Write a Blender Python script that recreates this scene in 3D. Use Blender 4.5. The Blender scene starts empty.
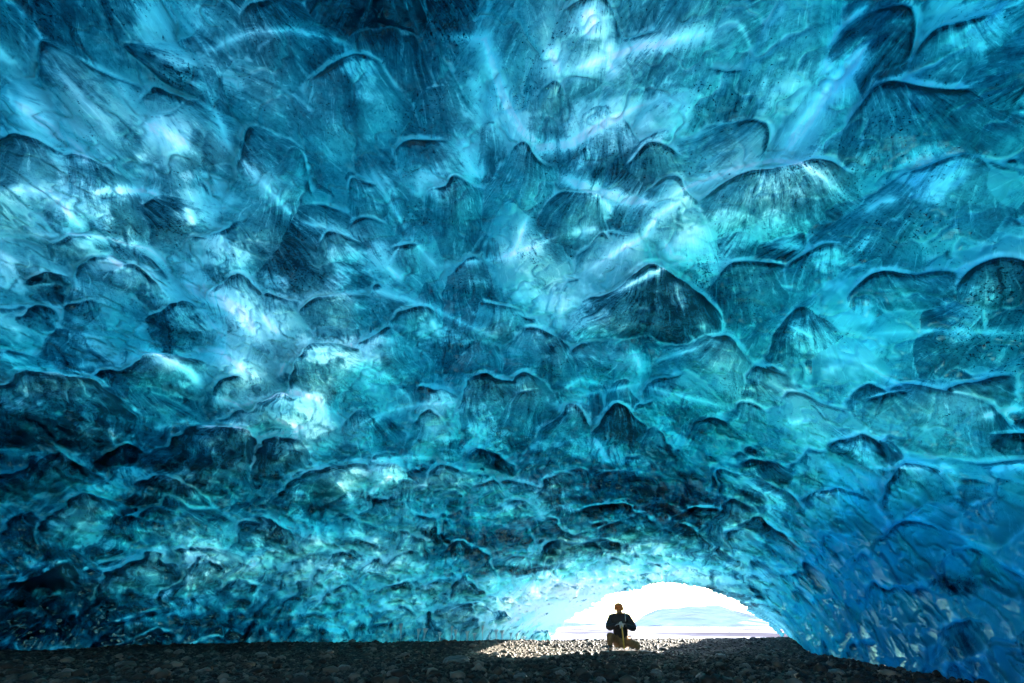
import bpy, bmesh, math, random
import numpy as np
from mathutils import Vector, Matrix
random.seed(7); rng = np.random.default_rng(11)
R = math.radians
sc = bpy.context.scene
col = sc.collection

# ------------------------------------------------------------------ camera
F = 455.0; CX, CY = 512.0, 341.5; PITCH = R(32.0); CAMZ = 0.62
cd = bpy.data.cameras.new('camera'); cam = bpy.data.objects.new('camera', cd); col.objects.link(cam)
cd.sensor_width = 36; cd.lens = 36*F/1024; cd.clip_start = 0.05; cd.clip_end = 20000
cam.location = (0, 0, CAMZ); cam.rotation_euler = (R(90)+PITCH, 0, 0)
sc.camera = cam
CP, SP = math.cos(PITCH), math.sin(PITCH)

def cam_to_world(X, Y, Z):
    """X right, Y up, Z forward in the view frame -> world vector"""
    return X, Z*CP - Y*SP, Z*SP + Y*CP

def ground_at(px, py, z=0.0):
    X, Y, Z = px-CX, CY-py, F
    dx, dy, dz = cam_to_world(X, Y, Z)
    t = (z-CAMZ)/dz
    return dx*t, dy*t

# ------------------------------------------------------------------ helpers
def tag(o, label=None, cat=None, group=None, kind=None):
    if label: o['label'] = label
    if cat: o['category'] = cat
    if group: o['group'] = group
    if kind: o['kind'] = kind
    return o

def empty(name, loc=(0,0,0), rz=0):
    o = bpy.data.objects.new(name, None); col.objects.link(o)
    o.location = loc; o.rotation_euler = (0,0,rz); o.empty_display_size = 0.2
    return o

def link_mesh(name, me, mat, parent=None, smooth=True):
    o = bpy.data.objects.new(name, me); col.objects.link(o)
    if mat: me.materials.append(mat)
    if smooth: me.shade_smooth()
    if parent: o.parent = parent
    return o

def np_mesh(name, co, quads=None, tris=None):
    me = bpy.data.meshes.new(name)
    nv = len(co); me.vertices.add(nv); me.vertices.foreach_set('co', np.ascontiguousarray(co, dtype=np.float32).ravel())
    faces = quads if quads is not None else tris
    n = faces.shape[1]
    me.loops.add(faces.size); me.loops.foreach_set('vertex_index', faces.astype(np.int32).ravel())
    me.polygons.add(len(faces)); me.polygons.foreach_set('loop_start', (np.arange(len(faces))*n).astype(np.int32))
    me.update(calc_edges=True)
    return me

def fattr(me, name, arr):
    a = me.attributes.new(name, 'FLOAT', 'POINT'); a.data.foreach_set('value', np.ascontiguousarray(arr, dtype=np.float32).ravel())

def sstep(a, b, x):
    t = np.clip((x-a)/(b-a), 0, 1); return t*t*(3-2*t)

_perm = np.random.default_rng(3).permutation(4096).astype(np.int64)
_grad = np.random.default_rng(5).normal(size=(4096, 3)); _grad /= np.linalg.norm(_grad, axis=1)[:, None]
def perlin(p, seed=0):
    pi = np.floor(p).astype(np.int64); pf = (p-pi)
    u = pf*pf*pf*(pf*(pf*6-15)+10)
    out = 0
    for dx in (0,1):
        hx = _perm[(pi[...,0]+dx+seed*131) & 4095]
        wx = u[...,0] if dx else 1-u[...,0]
        for dy in (0,1):
            hy = _perm[(hx+pi[...,1]+dy) & 4095]
            wy = u[...,1] if dy else 1-u[...,1]
            for dz in (0,1):
                h = _perm[(hy+pi[...,2]+dz) & 4095]
                wz = u[...,2] if dz else 1-u[...,2]
                g = _grad[h]
                out = out + wx*wy*wz*(g[...,0]*(pf[...,0]-dx)+g[...,1]*(pf[...,1]-dy)+g[...,2]*(pf[...,2]-dz))
    return out*1.5
def fbm(p, oct=4, seed=0, gain=.5):
    s = 0; a = 1; q = p.copy()
    for o in range(oct):
        s = s + a*perlin(q, seed+o); q = q*2.03+7.1; a *= gain
    return s

# ------------------------------------------------------------------ materials
def mat(name):
    m = bpy.data.materials.new(name); m.use_nodes = True
    m.node_tree.nodes.clear(); return m, m.node_tree.nodes, m.node_tree.links

def simple_mat(name, color, rough=0.7, vary=0.25, scale=20, bump=0.3, bscale=60, spec=0.4, bdist=0.01):
    m, N, L = mat(name)
    out = N.new('ShaderNodeOutputMaterial'); b = N.new('ShaderNodeBsdfPrincipled'); L.new(b.outputs[0], out.inputs[0])
    tc = N.new('ShaderNodeTexCoord'); nz = N.new('ShaderNodeTexNoise'); nz.inputs['Scale'].default_value = scale; nz.inputs['Detail'].default_value = 5
    L.new(tc.outputs['Object'], nz.inputs['Vector'])
    mp = N.new('ShaderNodeMapRange'); mp.inputs['From Min'].default_value = .3; mp.inputs['From Max'].default_value = .7
    mp.inputs['To Min'].default_value = 1-vary; mp.inputs['To Max'].default_value = 1+vary
    L.new(nz.outputs['Fac'], mp.inputs['Value'])
    mx = N.new('ShaderNodeVectorMath'); mx.operation = 'SCALE'; mx.inputs[0].default_value = color[:3]
    L.new(mp.outputs[0], mx.inputs['Scale']); L.new(mx.outputs[0], b.inputs['Base Color'])
    b.inputs['Roughness'].default_value = rough; b.inputs['Specular IOR Level'].default_value = spec
    if bump:
        n2 = N.new('ShaderNodeTexNoise'); n2.inputs['Scale'].default_value = bscale; n2.inputs['Detail'].default_value = 4
        L.new(tc.outputs['Object'], n2.inputs['Vector'])
        bp = N.new('ShaderNodeBump'); bp.inputs['Strength'].default_value = bump; bp.inputs['Distance'].default_value = bdist
        L.new(n2.outputs['Fac'], bp.inputs['Height']); L.new(bp.outputs[0], b.inputs['Normal'])
    return m

def math_node(N, L, op, a, b=None, clamp=False):
    n = N.new('ShaderNodeMath'); n.operation = op; n.use_clamp = clamp
    for k, v in ((0, a), (1, b)):
        if v is None: continue
        if isinstance(v, (int, float)): n.inputs[k].default_value = v
        else: L.new(v, n.inputs[k])
    return n.outputs[0]
def ramp(N, L, src, stops):
    r = N.new('ShaderNodeValToRGB'); L.new(src, r.inputs[0]); e = r.color_ramp.elements
    while len(e) < len(stops): e.new(0.5)
    for i, (p, c) in enumerate(stops):
        e[i].position = p; e[i].color = (c, c, c, 1) if isinstance(c, (int, float)) else (*c, 1)
    return r.outputs[0]

SIG = (4.6, 0.83, 0.885)     # absorption density, colour g, colour b
def ice_inner():
    m, N, L = mat('glacier_ice')
    out = N.new('ShaderNodeOutputMaterial')
    tc = N.new('ShaderNodeTexCoord'); P = tc.outputs['Object']
    def noise(scale, detail=4, dist=0.0, rough=.55, vec=None):
        n = N.new('ShaderNodeTexNoise'); n.inputs['Scale'].default_value = scale; n.inputs['Detail'].default_value = detail
        n.inputs['Distortion'].default_value = dist; n.inputs['Roughness'].default_value = rough
        L.new(vec if vec is not None else P, n.inputs['Vector']); return n
    dirt_shade = N.new('ShaderNodeAttribute'); dirt_shade.attribute_name = 'dirt_shade'  # sediment tone plus shade painted into the creases
    highlight = N.new('ShaderNodeAttribute'); highlight.attribute_name = 'highlight'  # painted highlights, sheen and mouth glow, as paler ice colour
    strk = N.new('ShaderNodeAttribute'); strk.attribute_name = 'streak'
    dense = N.new('ShaderNodeAttribute'); dense.attribute_name = 'dense'
    # swirled sediment bands in the ice
    w = noise(0.9, 3, 0.6); wv = N.new('ShaderNodeVectorMath'); wv.operation = 'MULTIPLY_ADD'
    L.new(w.outputs['Color'], wv.inputs[0]); wv.inputs[1].default_value = (1.6,1.6,1.6); L.new(P, wv.inputs[2])
    band = noise(2.6, 6, 1.2, .62, wv.outputs[0]).outputs['Fac']
    band = ramp(N, L, band, [(.36, 1.0), (.50, .15), (.56, 0.55), (.62, 0.0)])
    fine = noise(9, 6, 1.5, .65, wv.outputs[0]).outputs['Fac']
    fine = ramp(N, L, fine, [(.38, 1.0), (.52, 0.0)])
    fu = N.new('ShaderNodeAttribute'); fu.attribute_name = 'flow_u'; fv = N.new('ShaderNodeAttribute'); fv.attribute_name = 'flow_v'
    cmb = N.new('ShaderNodeCombineXYZ'); L.new(fu.outputs['Fac'], cmb.inputs[0]); L.new(fv.outputs['Fac'], cmb.inputs[1])
    flow = noise(1.0, 8, .35, .74, cmb.outputs[0]).outputs['Fac']
    flowd = ramp(N, L, flow, [(.36, 1.0), (.45, .30), (.50, 0.0)]); flowb = ramp(N, L, flow, [(.56, 0.0), (.63, 1.0)])
    # black grit specks, in patches
    sp = noise(34, 3, .2, .6).outputs['Fac']; patch = noise(1.3, 4).outputs['Fac']
    th = math_node(N, L, 'MULTIPLY_ADD', patch, .5); th.node.inputs[2].default_value = .08
    thd = math_node(N, L, 'MULTIPLY_ADD', dirt_shade.outputs['Fac'], .07); L.new(th, thd.node.inputs[2])
    speck = math_node(N, L, 'SUBTRACT', thd, sp); speck = math_node(N, L, 'MULTIPLY', speck, 16, True)
    d = math_node(N, L, 'MULTIPLY', band, .22)
    d = math_node(N, L, 'ADD', d, math_node(N, L, 'MULTIPLY', fine, .4))
    d = math_node(N, L, 'ADD', d, math_node(N, L, 'MULTIPLY', strk.outputs['Fac'], .5))
    d = math_node(N, L, 'ADD', d, math_node(N, L, 'MULTIPLY', flowd, math_node(N, L, 'MULTIPLY', ramp(N, L, noise(.9, 3).outputs['Fac'], [(.40, .12), (.62, .9)]), 1.0)))
    dm = math_node(N, L, 'MULTIPLY_ADD', dirt_shade.outputs['Fac'], 1.0); dm.node.inputs[2].default_value = .45
    d = math_node(N, L, 'MULTIPLY', d, dm)
    dsh = math_node(N, L, 'MULTIPLY', dirt_shade.outputs['Fac'], ramp(N, L, flow, [(.38, 1.0), (.52, .85), (.62, .6)]))
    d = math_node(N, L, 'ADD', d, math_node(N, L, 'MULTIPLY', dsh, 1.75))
    grain = ramp(N, L, noise(22, 6, .3, .75).outputs['Fac'], [(.36, 1.0), (.52, 0.0)])
    d = math_node(N, L, 'ADD', d, math_node(N, L, 'MULTIPLY', speck, 1.3)); d = math_node(N, L, 'ADD', d, math_node(N, L, 'MULTIPLY', grain, .28))
    fr = math_node(N, L, 'ADD', math_node(N, L, 'MULTIPLY', highlight.outputs['Fac'], ramp(N, L, flow, [(.38, .6), (.46, .9), (.56, 1.0)])), math_node(N, L, 'MULTIPLY', flowb, .22))
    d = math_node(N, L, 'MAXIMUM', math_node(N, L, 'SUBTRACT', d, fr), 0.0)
    ex = N.new('ShaderNodeCombineXYZ')
    for k_, e_ in enumerate((-2.3, -1.5, -1.25)):
        L.new(math_node(N, L, 'POWER', 2.718, math_node(N, L, 'MULTIPLY', d, e_)), ex.inputs[k_])
    
    mixc_out = ramp(N, L, fr, [(0, (.115, .475, .495)), (.70, (.48, 1.0, .98)), (1.0, (.90, 1, 1))])
    mxd = N.new('ShaderNodeMix'); mxd.data_type = 'RGBA'; mxd.blend_type = 'MULTIPLY'; L.new(dense.outputs['Fac'], mxd.inputs[0]); L.new(mixc_out, mxd.inputs[6]); mxd.inputs[7].default_value = (.32, .66, 1.0, 1)
    cs = N.new('ShaderNodeVectorMath'); cs.operation = 'MULTIPLY'; L.new(mxd.outputs[2], cs.inputs[0]); L.new(ex.outputs[0], cs.inputs[1])
    # bump
    b1 = noise(7, 5, .8, .6, wv.outputs[0]).outputs['Fac']; b2 = noise(40, 3).outputs['Fac']
    h = math_node(N, L, 'ADD', b1, math_node(N, L, 'MULTIPLY', b2, .2)); h = math_node(N, L, 'ADD', h, math_node(N, L, 'MULTIPLY', flow, .5))
    bp = N.new('ShaderNodeBump'); bp.inputs['Strength'].default_value = .4; bp.inputs['Distance'].default_value = .06
    L.new(h, bp.inputs['Height'])
    bg = N.new('ShaderNodeBump'); bg.inputs['Strength'].default_value = .35; bg.inputs['Distance'].default_value = .04
    L.new(h, bg.inputs['Height'])
    k1 = math_node(N, L, 'MULTIPLY_ADD', dense.outputs['Fac'], -.3); k1.node.inputs[2].default_value = .4; L.new(k1, bg.inputs['Strength'])
    k2 = math_node(N, L, 'MULTIPLY_ADD', dense.outputs['Fac'], -.2); k2.node.inputs[2].default_value = .4; L.new(k2, bp.inputs['Strength'])
    tr = N.new('ShaderNodeBsdfTranslucent'); L.new(cs.outputs[0], tr.inputs['Color']); L.new(bp.outputs[0], tr.inputs['Normal'])
    df = N.new('ShaderNodeBsdfDiffuse'); L.new(cs.outputs[0], df.inputs['Color']); L.new(bp.outputs[0], df.inputs['Normal'])
    m1 = N.new('ShaderNodeMixShader'); m1.inputs[0].default_value = .25; L.new(tr.outputs[0], m1.inputs[1]); L.new(df.outputs[0], m1.inputs[2])
    gl = N.new('ShaderNodeBsdfGlossy'); gl.inputs['Roughness'].default_value = .13; L.new(bg.outputs[0], gl.inputs['Normal'])
    gl.inputs['Color'].default_value = (.42,.93,1,1)
    rg = math_node(N, L, 'MULTIPLY_ADD', dense.outputs['Fac'], .22); rg.node.inputs[2].default_value = .05; L.new(rg, gl.inputs['Roughness'])
    fz = N.new('ShaderNodeFresnel'); fz.inputs['IOR'].default_value = 1.36; L.new(bg.outputs[0], fz.inputs['Normal'])
    geo = N.new('ShaderNodeNewGeometry')
    fzz = math_node(N, L, 'MINIMUM', math_node(N, L, 'MAXIMUM', fz.outputs[0], .16), .22)
    gk = math_node(N, L, 'MULTIPLY_ADD', dense.outputs['Fac'], -.65); gk.node.inputs[2].default_value = 1.0; fzz = math_node(N, L, 'MULTIPLY', fzz, gk)
    m2 = N.new('ShaderNodeMixShader'); L.new(fzz, m2.inputs[0]); L.new(m1.outputs[0], m2.inputs[1]); L.new(gl.outputs[0], m2.inputs[2])
    L.new(m2.outputs[0], out.inputs['Surface'])
    va = N.new('ShaderNodeVolumeAbsorption'); va.inputs['Density'].default_value = SIG[0]*KABS; va.inputs['Color'].default_value = (.02, SIG[1], SIG[2], 1)
    L.new(va.outputs[0], out.inputs['Volume'])
    return m
def ice_outer():
    m, N, L = mat('glacier_snow_crust')
    out = N.new('ShaderNodeOutputMaterial')
    t = N.new('ShaderNodeBsdfTransparent'); d = N.new('ShaderNodeBsdfDiffuse'); d.inputs['Color'].default_value = (.85,.88,.92,1)
    mx = N.new('ShaderNodeMixShader'); mx.inputs[0].default_value = .25
    L.new(t.outputs[0], mx.inputs[1]); L.new(d.outputs[0], mx.inputs[2]); L.new(mx.outputs[0], out.inputs['Surface'])
    va = N.new('ShaderNodeVolumeAbsorption'); va.inputs['Density'].default_value = SIG[0]*KABS; va.inputs['Color'].default_value = (.02, SIG[1], SIG[2], 1)
    L.new(va.outputs[0], out.inputs['Volume'])
    return m
KABS = 0.75

# ------------------------------------------------------------------ base shape of the cave (vault over a footprint)
FOOT = np.array([(-15.5,15.2),(-9,17.2),(-2,18.4),(-.5,19.5),(1,30),(15,30),(9.4,18.4),(8.4,16.2),(7.6,13.0),(6.1,8.5),(5.6,5.5),(6.2,0),(7,-9),(0,-16),(-12,-14),(-19,-4),(-19.5,8)], float)
def foot_dist(x, y):
    d = np.full(x.shape, 1e9); inside = np.zeros(x.shape, bool)
    n = len(FOOT)
    for i in range(n):
        ax, ay = FOOT[i]; bx, by = FOOT[(i+1)%n]
        ex, ey = bx-ax, by-ay
        t = np.clip(((x-ax)*ex+(y-ay)*ey)/(ex*ex+ey*ey), 0, 1)
        d = np.minimum(d, np.hypot(x-ax-t*ex, y-ay-t*ey))
        c = ((ay > y) != (by > y)) & (x < (bx-ax)*(y-ay)/((by-ay) if by != ay else 1e-9)+ax)
        inside ^= c
    return np.where(inside, d, -d)
def ceil_z(x, y):
    d = foot_dist(x, y)
    H = np.interp(y, [-20,-6,4,8,12,15,18,30], [3.2,5.0,5.3,4.8,3.4,2.35,1.66,1.4])
    D = np.interp(x, [-8, 4, 7], [7.0, 5.5, 4.2])
    q = np.clip(d/D, 0, 1)
    return np.where(d > 0, H*np.sqrt(1-(1-q)**2)*1.0 - .05, d*3.0-.05)

# grid of view directions from a point near the middle of the cave mouth axis
ST = 0.00084
def axis_coords(lim, ext):
    c = np.arange(-lim, lim+ST/2, ST)
    g = []; s = ST; v = c[-1]
    while v < ext:
        s = min(s*1.13, .05); v += s; g.append(v)
    g = np.array(g); return np.concatenate([-g[::-1], c, g]), len(g)
A_, na = axis_coords(.475, 1.35)
B_, nb = axis_coords(.362, 1.35)
NA, NB = len(A_), len(B_)
aa, bb = np.meshgrid(A_, B_)            # [NB, NA]
def stereo_dir(a, b):
    q = a*a+b*b
    X, Y, Z = 2*a/(1+q), 2*b/(1+q), (1-q)/(1+q)
    return np.stack(cam_to_world(X, Y, Z), -1)
DIR = stereo_dir(aa, bb)
q = aa*aa+bb*bb
Zc = (1-q)/(1+q)
PXX = CX+F*(2*aa/(1+q))/np.maximum(Zc, .2)
PYY = CY-F*(2*bb/(1+q))/np.maximum(Zc, .2)
def px2idx(px, py):
    X, Y = px-CX, CY-py; n = math.sqrt(X*X+Y*Y+F*F)
    a, b = X/(n+F), Y/(n+F)
    return np.interp(a, A_, np.arange(NA)), np.interp(b, B_, np.arange(NB))

def march(a, b):
    d = stereo_dir(a, b)
    t = np.full(a.shape, np.nan); tt = 0.3
    prev = np.full(a.shape, 1.0)
    while tt < 34:
        x, y, z = d[...,0]*tt, d[...,1]*tt, CAMZ+d[...,2]*tt
        f = ceil_z(x, y)-z
        hit = np.isnan(t) & (f < 0)
        dt = .12
        t = np.where(hit, tt-dt*(-f)/(prev-f+1e-9), t)
        prev = f; tt += dt
    return np.where(np.isnan(t), 30., t)
ci = np.unique(np.concatenate([np.arange(0, NA, 7), [NA-1]])); cj = np.unique(np.concatenate([np.arange(0, NB, 7), [NB-1]]))
ca, cb = np.meshgrid(A_[ci], B_[cj])
rc = march(ca, cb)
# smooth the coarse field a little
for _ in range(3):
    rp = np.pad(rc, 1, mode='edge'); rc = (rp[:-2,1:-1]+rp[2:,1:-1]+rp[1:-1,:-2]+rp[1:-1,2:]+4*rc)/8
def up(field):
    t = np.stack([np.interp(np.arange(NA), ci, row) for row in field])
    return np.stack([np.interp(np.arange(NB), cj, t[:, k]) for k in range(NA)], 1)
RB = up(rc)
# incidence cosine of the base surface
def cosinc(r, st=8):
    P = DIR*r[...,None]
    du = np.gradient(P, axis=1); dv = np.gradient(P, axis=0)
    n = np.cross(du, dv); n /= np.linalg.norm(n, axis=-1)[...,None]+1e-9
    return np.abs((n*DIR).sum(-1))
COS = cosinc(RB)
for _ in range(1):
    k = 9; c = np.cumsum(np.pad(COS, ((k,k),(0,0)), mode='edge'), 0); COS = (c[2*k:]-c[:-2*k])/(2*k)
    c = np.cumsum(np.pad(COS, ((0,0),(k,k)), mode='edge'), 1); COS = (c[:,2*k:]-c[:,:-2*k])/(2*k)
INC = 1/np.clip(COS, .34, 1)
PB = DIR*RB[...,None]                     # base points relative to the eye
MPI = RB*2*ST/(1+q)                       # metres per index step (inner zone)

# warp of the index coordinates so nothing is ruled
wx = (fbm(PB*.45, 3, 20)*17+fbm(PB*2.6, 2, 24)*2.5)
wy = (fbm(PB*.45+31, 3, 30)*17+fbm(PB*2.6+11, 2, 34)*2.5)
II, JJ = np.meshgrid(np.arange(NA, dtype=float), np.arange(NB, dtype=float))
fade = np.clip(1.4-2*np.abs(JJ-NB/2)/NB*.2, .3, 1)
WI, WJ = II+wx, JJ+wy

HOL = np.zeros((NB, NA)); RID = np.zeros((NB, NA)); DIRT_SHADE = np.zeros((NB, NA)); HIGHLIGHT = np.zeros((NB, NA)); STRK = np.zeros((NB, NA)); FU = II/9.0; FV = JJ/30.0
# hollows scooped in the ice: lip (apex) px, foot px, half width px, depth, darkening
TR = [
(155,73,176,146,34,.5,.05),(50,158,76,184,17,.6,.45),(30,95,70,150,30,.3,-.1),(205,62,250,140,40,.35,.1),(110,70,150,120,26,.35,.1),
(380,-25,385,48,72,.6,.75),(432,55,455,126,20,.7,.1),(340,55,360,118,42,.5,.35),(290,90,318,160,30,.4,.25),(265,35,300,100,36,.35,.1),
(560,78,546,146,30,.8,.3),(628,68,600,128,28,.6,.05),(515,-10,522,80,36,.5,.15),(590,-30,590,45,24,.4,-.2),(650,-20,650,45,40,.4,.0),
(583,146,592,204,24,.6,.15),(650,140,655,200,44,.5,.1),(730,60,700,150,60,.35,.05),(775,162,775,246,72,.6,.35),
(870,90,900,190,70,.35,.3),(1000,160,1005,215,20,.45,.1),(950,20,965,90,60,.35,.1),(840,10,830,60,40,.35,.1),
(66,208,76,233,7,1.0,.4),(153,190,176,238,20,.6,.45),(112,190,120,240,26,.5,-.1),(65,234,90,275,42,.55,.15),(120,246,150,276,24,.6,.4),
(42,276,50,296,24,1.0,.9),(130,271,122,318,40,.6,.2),(168,296,182,356,28,.8,.85),(90,308,96,352,28,.6,.4),(26,310,30,350,30,.6,.4),(205,235,230,295,34,.4,-.1),
(300,205,292,292,20,.5,.6),(250,190,258,262,26,.4,.0),(408,234,414,276,26,.6,.2),(440,178,468,266,36,.6,.4),(490,180,500,250,26,.4,.0),(360,180,372,232,30,.5,.3),(330,232,350,285,44,.4,.2),
(330,292,350,340,44,.5,.2),(405,300,425,350,36,.5,.25),(270,318,290,370,28,.45,-.2),
(527,214,522,258,20,.6,-.1),(560,195,566,238,24,.5,.15),(600,200,615,240,28,.5,.1),(545,245,548,300,26,.5,.0),(600,240,590,300,30,.5,-.1),(690,205,700,262,40,.5,.2),
(655,275,650,352,64,.7,.65),(596,308,592,355,16,.6,.2),(520,313,532,356,22,.6,.2),(565,303,572,345,20,.5,.0),(740,262,760,340,50,.4,.35),
(1004,265,1012,326,52,.6,.6),(958,250,965,292,20,.5,.2),(890,272,915,332,54,.5,.35),(820,250,830,330,44,.4,.0),(905,205,930,262,40,.35,.1),
(152,351,170,402,48,.6,.25),(52,384,40,452,62,.7,.55),(55,451,45,504,50,.6,.6),(222,426,212,484,44,.7,.6),(218,369,238,400,30,.7,.2),(122,441,126,474,20,.8,.9),(180,466,176,500,36,.7,.7),(110,375,115,425,30,.5,.7),
(312,350,345,414,50,.6,.2),(342,384,348,428,20,.6,-.1),(285,393,282,434,40,.7,-.3),(274,436,282,480,27,.8,.5),(432,408,428,458,28,.6,.05),(478,378,494,444,40,.5,.35),(322,464,332,500,40,.6,.1),(392,459,372,500,30,.6,-.15),(404,478,402,518,22,.6,.1),(450,460,455,500,30,.5,.1),
(516,376,532,424,25,.6,.15),(567,406,562,470,31,.6,.0),(650,403,668,440,26,.6,-.1),(622,404,632,455,38,.6,.5),(680,355,684,392,14,.7,.2),(712,418,724,450,22,.6,.3),(552,468,566,504,26,.6,.3),(590,360,592,400,26,.5,.1),(640,330,650,372,30,.5,.2),
(968,376,1004,408,50,.6,.2),(1010,420,1004,454,34,.7,.2),(900,390,905,430,40,.5,.1),(852,433,852,474,30,.6,.1),(902,468,934,514,42,.7,.05),(984,470,1000,520,40,.6,.1),(790,395,800,430,26,.5,.0),(830,480,840,530,36,.5,-.1),(760,370,765,420,30,.5,.05),
(982,553,992,604,40,.7,-.1),(905,520,925,575,40,.6,.1),(945,565,985,600,30,.5,.2),(880,580,905,640,36,.6,.2),(960,620,980,660,36,.5,.0),
(50,558,60,600,40,.7,.5),(20,575,22,620,24,.6,.7),(130,560,140,600,30,.6,.3),(190,560,185,600,24,.6,.35),(170,500,175,530,34,.5,.0),(80,505,90,545,40,.5,.2),
]
def blur0(a, k):
    c = np.cumsum(np.pad(a, ((k+1,k),(0,0)), mode='edge'), 0); a = (c[2*k+1:]-c[:-2*k-1])/(2*k+1)
    c = np.cumsum(np.pad(a, ((0,0),(k+1,k)), mode='edge'), 1); return (c[:,2*k+1:]-c[:,:-2*k-1])/(2*k+1)
def noise1(n, k, r):
    g = r.normal(size=k+3); x = n*(k)
    i = np.clip(np.floor(x).astype(int), 0, k); f = x-i; f = f*f*(3-2*f)
    return g[i]*(1-f)+g[i+1]*f
def hollow(ax, ay, bx, by, w, depth, dirt_shade, index_space=False, ridge=.5, bowl=.3):
    if index_space: ia, ja, ib, jb = ax, ay, bx, by; wi = w
    else:
        ia, ja = px2idx(ax, ay); ib, jb = px2idx(bx, by)
        wi = w*math.hypot(ib-ia, jb-ja)/max(1e-6, math.hypot(bx-ax, by-ay))
    Ln = math.hypot(ib-ia, jb-ja)
    tx, ty = (ib-ia)/Ln, (jb-ja)/Ln; sx, sy = ty, -tx
    rad = 1.25*max(wi, Ln)+16
    cx, cy = (ia+ib)/2, (ja+jb)/2
    i0, i1 = int(max(0, cx-rad)), int(min(NA, cx+rad)); j0, j1 = int(max(0, cy-rad)), int(min(NB, cy+rad))
    if i1-i0 < 3 or j1-j0 < 3: return
    sl = (slice(j0, j1), slice(i0, i1))
    x = WI[sl]-ia; y = WJ[sl]-ja
    s = (x*sx+y*sy)/wi; t = (x*tx+y*ty)/Ln
    skew = rng.normal()*.18; arc = rng.uniform(.35, .75); s = s+skew*t
    s = s/(1+.35*np.clip(t, 0, 1))
    # wavy lip
    t0 = arc*np.abs(s)**rng.uniform(1.6, 2.6)+.05*np.sin(s*rng.uniform(3,7)+rng.uniform(0,6))
    u = t-t0
    ex = 2.0
    lat = np.clip(1-np.abs(s)**ex, 0, 1)
    rise = sstep(0, min(.2, 3.0/Ln), u)
    fall = np.clip(1-np.clip(u, 0, None)/np.maximum(1.05-t0*.8, .25), 0, 1)
    prof = rise*(fall**rng.uniform(.8, 1.4))*lat**.9
    rho2 = s**2*1.05+((u-.42)/.60)**2
    edge = np.clip(1-rho2, 0, 1)
    prof = (1-bowl)*prof+bowl*edge
    sz = min(wi, Ln)*MPI[int(np.clip(ja, 0, NB-1)), int(np.clip(ia, 0, NA-1))]
    D = depth*sz*prof
    mask = D > HOL[sl]
    # fan of streaks running down from the lip
    ang = s/(.55+np.clip(t, 0, 2)*.6)
    kk = int(rng.integers(9, 22))
    n = noise1(np.clip((ang+2)/4, 0, .999), kk, rng)*.6+noise1(np.clip((ang+2)/4, 0, .999), kk*3, rng)*.5
    HOLn = np.maximum(HOL[sl], D*(1+.015*n*(u > 0)))
    HOL[sl] = HOLn
    wt = prof**.5*mask
    STRK[sl] = STRK[sl]*(1-wt)+wt*np.clip(n-.15, 0, 1.3)
    DIRT_SHADE[sl] = DIRT_SHADE[sl]*(1-wt)+wt*(dirt_shade*(.7+.5*(1-np.clip(u, 0, 1))))
    # highlight painted along the lip, with a slight welt
    lw = max(.03, 2.2/Ln)
    lip = np.exp(-((u+lw*.4)/lw)**2)*np.clip(1-np.abs(s), 0, 1)**.5*(depth > .3)*np.clip(.2+noise1(np.clip((s+1.5)/3, 0, .999), 7, rng), 0, 1)
    FU[sl] = np.where(mask, rng.uniform(0, 500)+ang*wi/7.0, FU[sl]); FV[sl] = np.where(mask, rng.uniform(0, 500)+u*Ln/34.0, FV[sl])
    HIGHLIGHT[sl] = np.maximum(HIGHLIGHT[sl], lip*ridge*rng.uniform(.0, .8))
    RID[sl] = np.maximum(RID[sl], lip*sz*.05)

def wsize(px, py):
    base = np.interp(py, [-80, 0, 150, 300, 400, 470, 530, 580, 640, 700], [62, 54, 46, 37, 29, 23, 18, 14, 11, 10])
    if px > 760 and py > 380: base *= 1+1.3*min(1, (px-760)/250.)
    if px < 200 and py > 480: base *= 1.5
    return base
# procedural hollows, several sizes, fine ones first
def scatter(scale, cover, depth, dirts, seed):
    r = np.random.default_rng(seed); pts = []
    tries = int(60000*cover)
    occ = {}
    for _ in range(tries):
        px = r.uniform(-90, 1110); py = r.uniform(-110, 670)
        w = wsize(px, py)*scale
        key = (int(px//60), int(py//60)); ok = True
        for kx in (-1,0,1):
            for ky in (-1,0,1):
                for (qx, qy, qw) in occ.get((key[0]+kx, key[1]+ky), ()):
                    if abs(qx-px) < (w+qw)*.52 and (qx-px)**2+((qy-py)*1.1)**2 < ((w+qw)*.52)**2: ok = False; break
                if not ok: break
            if not ok: break
        if not ok: continue
        occ.setdefault(key, []).append((px, py, w)); pts.append((px, py, w))
    for px, py, w in pts:
        if scale < .5 and px > 770 and py > 470 and r.random() < .7: continue
        if scale < .5 and r.random() > np.interp(py, [0, 250, 420, 520], [.22, .3, .75, 1]): continue
        up_ = float(np.interp(py, [0, 260, 420], [1, .8, 0]))
        tilt = r.normal()*.35+up_*float(np.interp(px, [0, 330, 450, 600, 700, 1024], [.85, .7, .2, -.2, -.75, -.85]))+(1-up_)*.3*(px-512)/512
        squash = np.interp(py, [0, 250, 400, 560, 650], [2.2, 1.8, 1.3, .95, 1.1])
        if px > 780 and py > 540: squash = 1.6; tilt += .3
        Ln = w*squash*r.uniform(.7, 1.6); w *= r.uniform(.7, 1.25)
        hollow(px, py, px+math.sin(tilt)*Ln, py+math.cos(tilt)*Ln, w*r.uniform(.75, 1.2), depth*r.uniform(.6, 1.3), dirts*r.choice([0,0,.35,.8,-.3]), ridge=.5 if scale > .5 else np.interp(py, [300, 450], [.08, .4]), bowl=float(np.interp(py, [300, 480], [.65, .4])))  # dirts: darkening amount of the hollows, passed on as dirt_shade
    return len(pts)
n1 = scatter(1.15, .10, .36, .48, 1)
for h in TR: hollow(*h[:6], h[6]*.75)
n2 = scatter(.36, .35, .34, .5, 2)
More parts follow.
